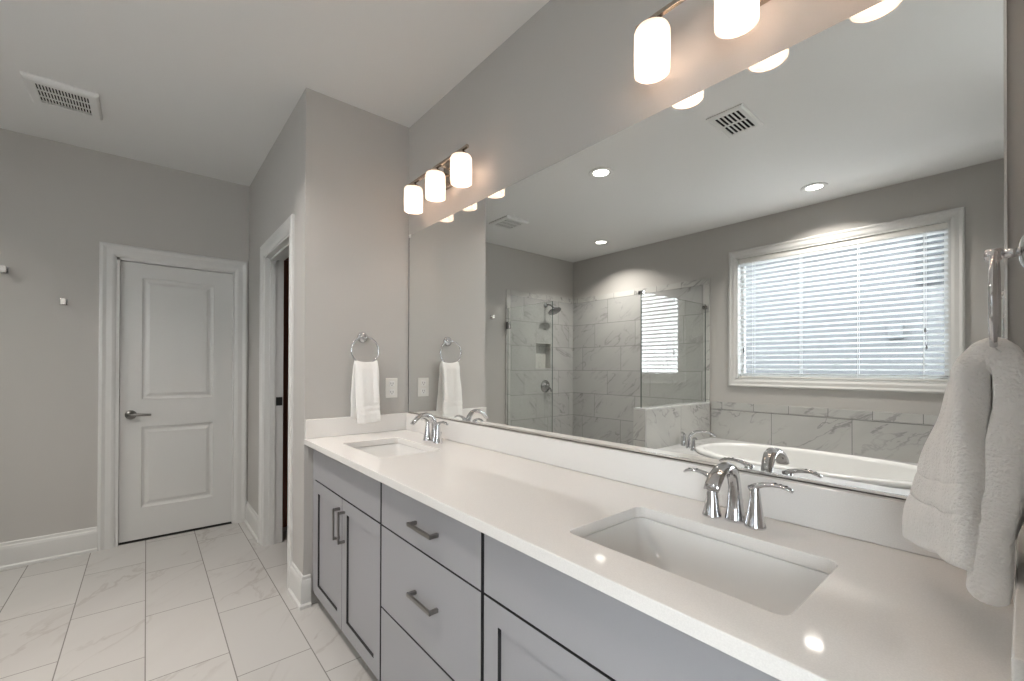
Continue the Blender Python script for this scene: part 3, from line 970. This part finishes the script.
lc = sink_base('vanity_cabinet', 'grey two-door vanity cabinet under the far sink beside the wall', 0.003, 0.887, 0.046, 0.880)
b = BM(); box(b, 0.003, 0.043, CF + 0.004, CF + 0.022, Z_BOT, Z_TOP); obj('filler_strip', b, M['cabinet'], lc)
dc = thing('drawer_cabinet', 'grey three-drawer vanity cabinet between the two sink cabinets', 'cabinet', (1.2, -0.28, 0), 'vanity cabinets')
carcass(dc, 0.889, 1.532)
for z0, z1, hz_ in ((Z_MID + 0.003, Z_TOP - 0.002, 0.755), (0.369, Z_MID - 0.003, 0.528), (Z_BOT, 0.362, 0.225)):
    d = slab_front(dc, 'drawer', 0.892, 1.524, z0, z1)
    pull(d, (1.232, hz_), False, 0.150)
rc = sink_base('vanity_cabinet', 'grey two-door vanity cabinet under the near sink at the right', 1.534, 2.440, 1.538, 2.400)
b = BM(); box(b, 2.402, 2.440, CF + 0.004, CF + 0.022, Z_BOT, Z_TOP); obj('filler_strip', b, M['cabinet'], rc)

# ------------------------------------------------------------------ counter, splashes, sinks
CTX1 = 2.4425
SK = [(0.262, 0.722), (1.764, 2.217)]
SY0_, SY1_ = -0.481, -0.188
b = BM()
outer = [(0.0015, -0.003), (0.0015, -0.592), (2.464, -0.592), (2.464, -0.003)]
holes = [[(p.x, p.y) for p in rrect(x0, x1, SY0_, SY1_, 0.022, 0, 5)] for x0, x1 in SK]
plate_with_holes(b, outer, holes, ZC - 0.0295, ZC)
ct = obj('countertop', b, M['counter'], bevel=0.002)
tag(ct, 'long white quartz countertop over the grey vanity cabinets', 'countertop')
bs = obj('backsplash', box(BM(), 0.0225, 2.4415, -0.0215, 0.003, ZC + 0.0005, 0.985), M['counter'], bevel=0.002)
tag(bs, 'long low white quartz backsplash under the wide mirror', 'backsplash')
s1 = obj('side_splash', box(BM(), 0.001, 0.0215, -0.589, -0.002, ZC + 0.0005, 0.985), M['counter'], bevel=0.002)
tag(s1, 'white quartz side splash under the towel and outlet at the far end', 'side splash', 'side splashes')
s2 = obj('side_splash', box(BM(), CTX1, 2.464, -0.586, -0.002, ZC + 0.0005, 0.985), M['counter'], bevel=0.002)
tag(s2, 'white quartz side splash at the right edge beside the large towel', 'side splash', 'side splashes')

def sink(x0, x1, label):
    t = thing('sink', label, 'sink', ((x0 + x1) / 2, (SY0_ + SY1_) / 2, ZC - 0.17), 'basins')
    z = ZC - 0.0300
    e = 0.004
    bm = BM()
    R_ = lambda ix0, ix1, iy0, iy1, r, zz: rrect(x0 + ix0, x1 - ix1, SY0_ + iy0, SY1_ - iy1, r, zz, 6)
    rings = [R_(-0.028, -0.028, -0.028, -0.028, 0.03, z - 0.012), R_(-0.028, -0.028, -0.028, -0.028, 0.03, z - 0.0004), R_(-e, -e, -e, -e, 0.022, z - 0.0004),
             R_(-e + 0.002, -e + 0.002, -e + 0.002, -e + 0.002, 0.026, z - 0.004), R_(0.006, 0.006, 0.000, 0.000, 0.034, z - 0.045), R_(0.024, 0.024, 0.006, 0.008, 0.048, z - 0.085),
             R_(0.052, 0.052, 0.018, 0.024, 0.060, z - 0.112), R_(0.092, 0.092, 0.046, 0.054, 0.062, z - 0.128), R_(0.160, 0.160, 0.100, 0.100, 0.040, z - 0.134)]
    loft(bm, rings, True, False, True)
    obj('bowl', bm, M['porcelain'], t, smooth=True)
    bm = BM(); lathe(bm, ((x0 + x1) / 2, (SY0_ + SY1_) / 2, z - 0.1335), [(0.030, 0), (0.030, 0.002), (0.022, 0.004), (0.020, 0.002)], 'z', 24)
    obj('drain', bm, M['chrome'], t, smooth=True)
sink(*SK[1], 'white rectangular undermount sink nearer the camera')
sink(*SK[0], 'white rectangular undermount sink at the far end of counter')

# ------------------------------------------------------------------ mirror
mr_ = thing('wall_mirror', 'wide frameless wall mirror above the backsplash', 'mirror', (1.22, 0, 0.986))
MX0, MX1, MZ0, MZ1 = 0.014, 2.426, 0.989, 2.068
obj('mirror_glass', box(BM(), MX0, MX1, 0.0, 0.0036, MZ0, MZ1), M['mirror'], mr_)
b = BM()
box(b, MX0, MX1, -0.003, 0.0, 0.986, 0.995)
box(b, MX0, MX1, -0.003, 0.0036, 0.9855, 0.989)
obj('channel', b, M['alu'], mr_)
b = BM(); box(b, MX0 - 0.005, MX0 - 0.0002, -0.001, 0.0036, MZ0, MZ1); obj('edge_strip', b, M['steel'], mr_)
b = BM(); box(b, MX1 + 0.0002, MX1 + 0.004, -0.001, 0.0036, MZ0, MZ1); obj('edge_strip', b, M['alu'], mr_)
for x in (0.024, 2.416):
    b = BM(); box(b, x - 0.008, x + 0.008, -0.004, 0.0036, MZ1 - 0.014, MZ1 + 0.006); obj('clip', b, M['plastic'], mr_, bevel=0.001)

# ------------------------------------------------------------------ vanity lights
SHX = (-0.238, 0.0, 0.238)
def vanity_light(cx, label):
    t = thing('vanity_light', label, 'light fixture', (cx, 0.004, 2.29), 'vanity lights')
    b = BM(); box(b, cx - 0.060, cx + 0.060, -0.018, 0.004, 2.215, 2.362); obj('backplate', b, M['bronze'], t, bevel=0.004)
    for dx in (-0.035, 0.035):
        b = BM(); tube(b, [(cx + dx, -0.016, 2.288), (cx + dx, -0.098, 2.288)], 0.006, 10)
        obj('arm', b, M['bronze'], t, smooth=True)
    b = BM(); box(b, cx - 0.292, cx + 0.292, -0.106, -0.092, 2.280, 2.294); obj('bar', b, M['bronze'], t, bevel=0.002)
    for dx in SHX:
        x = cx + dx
        b = BM(); lathe(b, (x, -0.100, 2.261), [(0.012, 0.020), (0.024, 0.014), (0.030, 0.006), (0.030, -0.012), (0.020, -0.014)], 'z', 24); obj('socket_cup', b, M['bronze'], t, smooth=True)
        b = BM()
        r, z0, z1 = 0.0505, 2.127, 2.259
        pr = [(r - 0.004, z0), (r, z0 + 0.001), (r, z0 + 0.05), (r, z1 - 0.014), (r - 0.004, z1 - 0.004), (r - 0.014, z1), (0.031, z1)]
        inn = [(0.031, z1 - 0.004), (r - 0.016, z1 - 0.005), (r - 0.005, z1 - 0.014), (r - 0.005, z0 + 0.05), (r - 0.004, z0)]
        lathe(b, (x, -0.100, 0), pr, 'z', 40, cap=False)
        sh = obj('lamp_shade', b, M['shade'], t, smooth=True)
        b = BM(); lathe(b, (x, -0.100, 2.215), [(0.002, -0.014), (0.012, -0.010), (0.019, -0.002), (0.020, 0.008), (0.016, 0.020), (0.013, 0.030), (0.013, 0.040)], 'z', 20); obj('bulb', b, M['bulb'], t, smooth=True)
    return t
v1 = vanity_light(1.985, 'three-shade vanity light on the wall above the near sink')
v2 = dup(v1, (-1.485, 0, 0), 'three-shade vanity light above the far sink by the corner', 'vanity lights')
def lamp_light(name, kind, loc, energy, color, **kw):
    d = bpy.data.lights.new(name, kind)
    d.energy = energy
    d.color = color
    for k_, v_ in kw.items():
        setattr(d, k_, v_)
    o = bpy.data.objects.new(name, d)
    COL.objects.link(o)
    o.location = loc
    return o
for cx in (0.5, 1.985):
    for dx in SHX:
        lamp_light('bulb_light', 'POINT', (cx + dx, -0.100, 2.180), SHADE_POINT_W, (1.0, 0.76, 0.60), shadow_soft_size=0.014)

# ------------------------------------------------------------------ recessed lights
CANS = [(0.38, -1.393, 'round recessed ceiling light nearest the mirror beside the slotted vent'),
        (-0.77, -2.85, 'round recessed ceiling light over the shower'),
        (1.34, -2.92, 'round recessed ceiling light over the bathtub and window')]
rl = None
for x, y, lab in CANS:
    if rl is None:
        rl = thing('recessed_light', lab, 'ceiling light', (x, y, H), 'recessed ceiling lights')
        b = BM()
        lathe(b, (x, y, H), [(0.058, 0.0), (0.092, 0.0), (0.092, -0.004), (0.086, -0.008), (0.064, -0.008), (0.058, -0.003)], 'z', 40, cap=False)
        obj('trim_ring', b, M['vent'], rl, smooth=True)
        b = BM(); lathe(b, (x, y, H - 0.0035), [(0.0605, 0.002), (0.0605, 0.0), (0.03, -0.001)], 'z', 32); obj('lens', b, M['can'], rl, smooth=True)
        base_can = (x, y)
    else:
        dup(rl, (x - base_can[0], y - base_can[1], 0), lab, 'recessed ceiling lights')
    o = lamp_light('downlight', 'AREA', (x, y, H - 0.0055), CAN_W, (1.0, 0.93, 0.86), shape='DISK', size=0.115, spread=math.radians(128))

# ------------------------------------------------------------------ ceiling vents
def vent(name, label, x0, x1, y0, y1, nx, ny, along, fr, drop):
    t = thing(name, label, 'vent', ((x0 + x1) / 2, (y0 + y1) / 2, H), 'ceiling vents')
    z0, z1 = H - drop, H
    b = BM()
    out_ = [Vector((x0, y0, z1)), Vector((x1, y0, z1)), Vector((x1, y1, z1)), Vector((x0, y1, z1))]
    def rect(i, z):
        return [Vector((x0 + i, y0 + i, z)), Vector((x1 - i, y0 + i, z)), Vector((x1 - i, y1 - i, z)), Vector((x0 + i, y1 - i, z))]
    loft(b, [rect(0, z1), rect(0.002, z0 + drop * 0.35), rect(0.012, z0), rect(fr, z0), rect(fr, z0 + drop * 0.6)], True, False, False)
    obj('frame', b, M['vent'], t)
    obj('duct', box(BM(), x0 + fr - 0.002, x1 - fr + 0.002, y0 + fr - 0.002, y1 - fr + 0.002, z1 - drop * 0.3, z1 - 0.0005), M['dark'], t)
    b = BM()
    ax0, ax1, ay0, ay1 = x0 + fr, x1 - fr, y0 + fr, y1 - fr
    zz0, zz1 = z0 + 0.0015, z0 + 0.005
    for i in range(nx + 1):
        xx = ax0 + (ax1 - ax0) * i / nx
        hw = 0.0042 if along == 'y' else 0.005
        box(b, xx - hw, xx + hw, ay0, ay1, zz0, zz1)
    for j in range(ny + 1):
        yy = ay0 + (ay1 - ay0) * j / ny
        hw = 0.0029 if along == 'x' else 0.008
        box(b, ax0, ax1, yy - hw, yy + hw, zz0 + 0.0002, zz1 + 0.0002)
    obj('grille', b, M['vent'], t)
    return t
vent('ceiling_vent', 'square white exhaust grille on the ceiling above the robe hooks', -1.09, -0.79, -1.722, -1.434, 3, 17, 'x', 0.042, 0.022)
vent('ceiling_vent', 'oblong white ceiling register with two rows of slots over mirror', 1.228, 1.434, -1.617, -1.298, 6, 2, 'y', 0.032, 0.012)

# ------------------------------------------------------------------ robe hooks
def robe_hook(y, z, label):
    t = thing('robe_hook', label, 'hook', (XW, y, z), 'robe hooks')
    b = BM(); box(b, XW, XW + 0.008, y - 0.018, y + 0.018, z - 0.022, z + 0.022); obj('wall_plate', b, M['chrome'], t, bevel=0.002)
    b = BM(); box(b, XW + 0.008, XW + 0.042, y - 0.006, y + 0.006, z - 0.012, z + 0.002); obj('stem', b, M['steel'], t, bevel=0.001)
    b = BM(); box(b, XW + 0.041, XW + 0.052, y - 0.013, y + 0.013, z - 0.022, z + 0.020); obj('peg', b, M['alu'], t, bevel=0.003)
    return t
h1 = robe_hook(-1.648, 1.687, 'chrome robe hook, the lower one, nearer the white door')
dup(h1, (0, -0.259, 0.174), 'chrome robe hook, the higher one at the left edge', 'robe hooks')

# ------------------------------------------------------------------ outlet
ot = thing('wall_outlet', 'white double outlet plate beside towel on the far end wall', 'outlet', (0.0, -0.106, 1.138))
obj('cover_plate', box(BM(), 0.0, 0.006, -0.144, -0.068, 1.079, 1.197), M['plastic'], ot, bevel=0.003)
for z in (1.163, 1.113):
    b = BM(); box(b, 0.005, 0.009, -0.123, -0.089, z - 0.017, z + 0.017)
    rcp = obj('receptacle', b, M['vent'], ot, bevel=0.002)
    b = BM()
    for dy in (-0.007, 0.007):
        box(b, 0.0085, 0.0093, -0.106 + dy - 0.0012, -0.106 + dy + 0.0012, z - 0.003, z + 0.008)
    lathe(b, (0.0085, -0.106, z - 0.009), [(0.0025, 0), (0.0025, 0.0008)], 'x', 10)
    obj('slots', b, M['dark'], rcp)

# ------------------------------------------------------------------ towel rings and towels
def towel_ring(wx, s, y, z, label, reach=0.042):
    """wx wall plane, s = +1 if the wall faces +x"""
    t = thing('towel_ring', label, 'towel ring', (wx, y, z), 'towel rings')
    b = BM(); lathe(b, (wx, y, z), [(0.030, 0.0), (0.030, s * 0.006), (0.027, s * 0.012), (0.019, s * 0.017), (0.011, s * 0.019)], 'x', 28); obj('rosette', b, M['chrome'], t, smooth=True)
    b = BM(); tube(b, [(wx + s * 0.012, y, z), (wx + s * (reach - 0.004), y, z)], 0.0068, 14)
    lathe(b, (wx + s * (reach + 0.001), y, z), [(0.006, -0.010), (0.0095, -0.008), (0.0095, 0.007), (0.006, 0.009)], 'x', 20)
    obj('post', b, M['chrome'], t, smooth=True)
    b = BM(); torus(b, (wx + s * reach, y, z - 0.076), 0.078, 0.0042, 'x', 72, 14); obj('ring', b, M['chrome'], t, smooth=True)
    return t
towel_ring(0.0, 1, -0.283, 1.432, 'chrome towel ring on the far end wall beside the outlet')
towel_ring(XE, -1, -0.270, 1.432, 'chrome towel ring at the right edge holding the large near towel')

def sheet(bm, rows, thick, nrm_hint):
    """thick cloth from rows of centre points; closed all round with rounded rim"""
    nr, nc = len(rows), len(rows[0])
    N = [[None] * nc for _ in range(nr)]
    for i in range(nr):
        for j in range(nc):
            du = rows[i][min(j + 1, nc - 1)] - rows[i][max(j - 1, 0)]
            dv = rows[min(i + 1, nr - 1)][j] - rows[max(i - 1, 0)][j]
            n = du.cross(dv)
            N[i][j] = n.normalized() if n.length > 1e-9 else Vector(nrm_hint)
    def off(s):
        g = []
        for i in range(nr):
            r_ = []
            for j in range(nc):
                e = 1.0
                if j in (0, nc - 1) or i in (0, nr - 1):
                    e = 0.5
                elif j in (1, nc - 2) or i in (1, nr - 2):
                    e = 0.92
                r_.append(bm.verts.new(rows[i][j] + N[i][j] * (s * e * thick / 2)))
            g.append(r_)
        return g
    A_, B_ = off(1), off(-1)
    for G in (A_, B_):
        for i in range(nr - 1):
            for j in range(nc - 1):
                bm.faces.new((G[i][j], G[i][j + 1], G[i + 1][j + 1], G[i + 1][j]))
    per = [(0, j) for j in range(nc)] + [(i, nc - 1) for i in range(1, nr)] + [(nr - 1, j) for j in range(nc - 2, -1, -1)] + [(i, 0) for i in range(nr - 2, 0, -1)]
    for k_ in range(len(per)):
        a, c = per[k_], per[(k_ + 1) % len(per)]
        bm.faces.new((A_[a[0]][a[1]], A_[c[0]][c[1]], B_[c[0]][c[1]], B_[a[0]][a[1]]))
    return bm

def smooth01(t):
    t = max(0.0, min(1.0, t))
    return t * t * (3 - 2 * t)

def drape(label, origin, front_bottom, back_bottom, top_c, top_half, ring_drop, thick, folds, group, band=None, seed=1, nrow=46, ncol=26, bulge=(0, 0)):
    """towel folded over a ring lying in a plane x = const. front/back_bottom: (far, near) bottom corners as (x, y, z)"""
    rnd = random.Random(seed)
    ph = [rnd.uniform(0, 6.28) for _ in range(6)]
    cx, cy, cz, sgn = top_c
    rows = []
    for i in range(2 * nrow + 1):
        t = (i - nrow) / nrow                     # -1 back bottom ... 0 over the ring ... +1 front bottom
        row = []
        for j in range(ncol):
            u = j / (ncol - 1)                    # 0 far edge (towards the mirror) .. 1 near edge
            bot = front_bottom if t >= 0 else back_bottom
            a = abs(t)
            far, near = Vector(bot[0]), Vector(bot[1])
            pb = far.lerp(near, u)
            yy0 = cy + top_half * (1 - 2 * u)
            zt = cz + ring_drop * ((2 * u - 1) ** 2)
            topx = cx + (1 if t > 0 else -1) * sgn * max(0.012, thick * 0.48) * smooth01(a * 9)
            e = a ** 0.82
            e2 = smooth01(min(1, a * 1.1)) * 0.55 + a * 0.45
            x = topx + (pb.x - topx) * e2
            y = yy0 + (pb.y - yy0) * e
            z = zt + (pb.z - zt) * a
            if a < 0.06:
                z = zt + (pb.z - zt) * (a * a / 0.06 * 0.5 + a * 0.5)
            bl_ = bulge[0] if t >= 0 else bulge[1]
            x += bl_ * math.sin(PI * min(1, a * 1.15)) * math.sin(PI * u)
            f = folds * (1 - 0.55 * a) * smooth01(a * 5)
            x += f * (math.sin(u * 9.4 + ph[0] + (1.5 if t < 0 else 0)) + 0.5 * math.sin(u * 17 + ph[1] + a * 1.2))
            x += 0.0016 * math.sin(a * 19 + ph[2] + 3 * u)
            y += 0.003 * math.sin(a * 7 + ph[3]) * a
            z += 0.0018 * math.sin(u * 14 + ph[4]) * a
            if band and t > 0:
                for b0, b1 in band:
                    if b0 < a < b1:
                        x -= sgn * 0.0028
            row.append(Vector((x, y, z)))
        rows.append(row)
    bm = BM()
    sheet(bm, rows, thick, (1, 0, 0))
    o = obj('hand_towel', bm, M['towel'], smooth=True, origin=origin, sub=1)
    return tag(o, label, 'towel', group)

drape('small white towel hanging from the ring on the far end wall', (0.045, -0.28, 0.955),
      ((0.070, -0.207, 0.953), (0.094, -0.346, 0.948)), ((0.024, -0.190, 0.978), (0.022, -0.358, 0.972)),
      (0.042, -0.277, 1.286, 1), 0.066, 0.014, 0.016, 0.005, 'hand towels', band=((0.70, 0.73), (0.80, 0.83)), seed=4)
drape('large white towel hanging from the ring at the right edge of the photo', (2.41, -0.27, 0.95),
      ((2.320, -0.165, 0.952), (2.410, -0.368, 0.985)), ((2.412, -0.230, 0.947), (2.4185, -0.374, 0.949)),
      (2.4235, -0.270, 1.284, -1), 0.050, 0.016, 0.040, 0.003, 'hand towels', band=((0.62, 0.65), (0.74, 0.77)), seed=9, nrow=60, ncol=34, bulge=(-0.006, 0.012))

# ------------------------------------------------------------------ added fill lamp in the unseen bedroom behind the camera
bd = thing('fill_lamp', 'round fill lamp added on the unseen bedroom ceiling behind the camera', 'ceiling light', (4.3, -1.3, H))
b = BM(); lathe(b, (4.3, -1.3, H), [(0.16, 0), (0.16, -0.02), (0.15, -0.03)], 'z', 32); obj('fill_lamp_canopy', b, M['vent'], bd, smooth=True)
b = BM(); lathe(b, (4.3, -1.3, H - 0.03), [(0.15, 0), (0.14, -0.04), (0.09, -0.07), (0.02, -0.085)], 'z', 32); obj('fill_lamp_diffuser', b, M['can'], bd, smooth=True)
lamp_light('bedroom_fill_light', 'POINT', (4.3, -1.3, H - 0.25), BEDROOM_FILL_W, (1.0, 0.95, 0.90), shadow_soft_size=0.12)  # extra fill through the opening, from no visible source
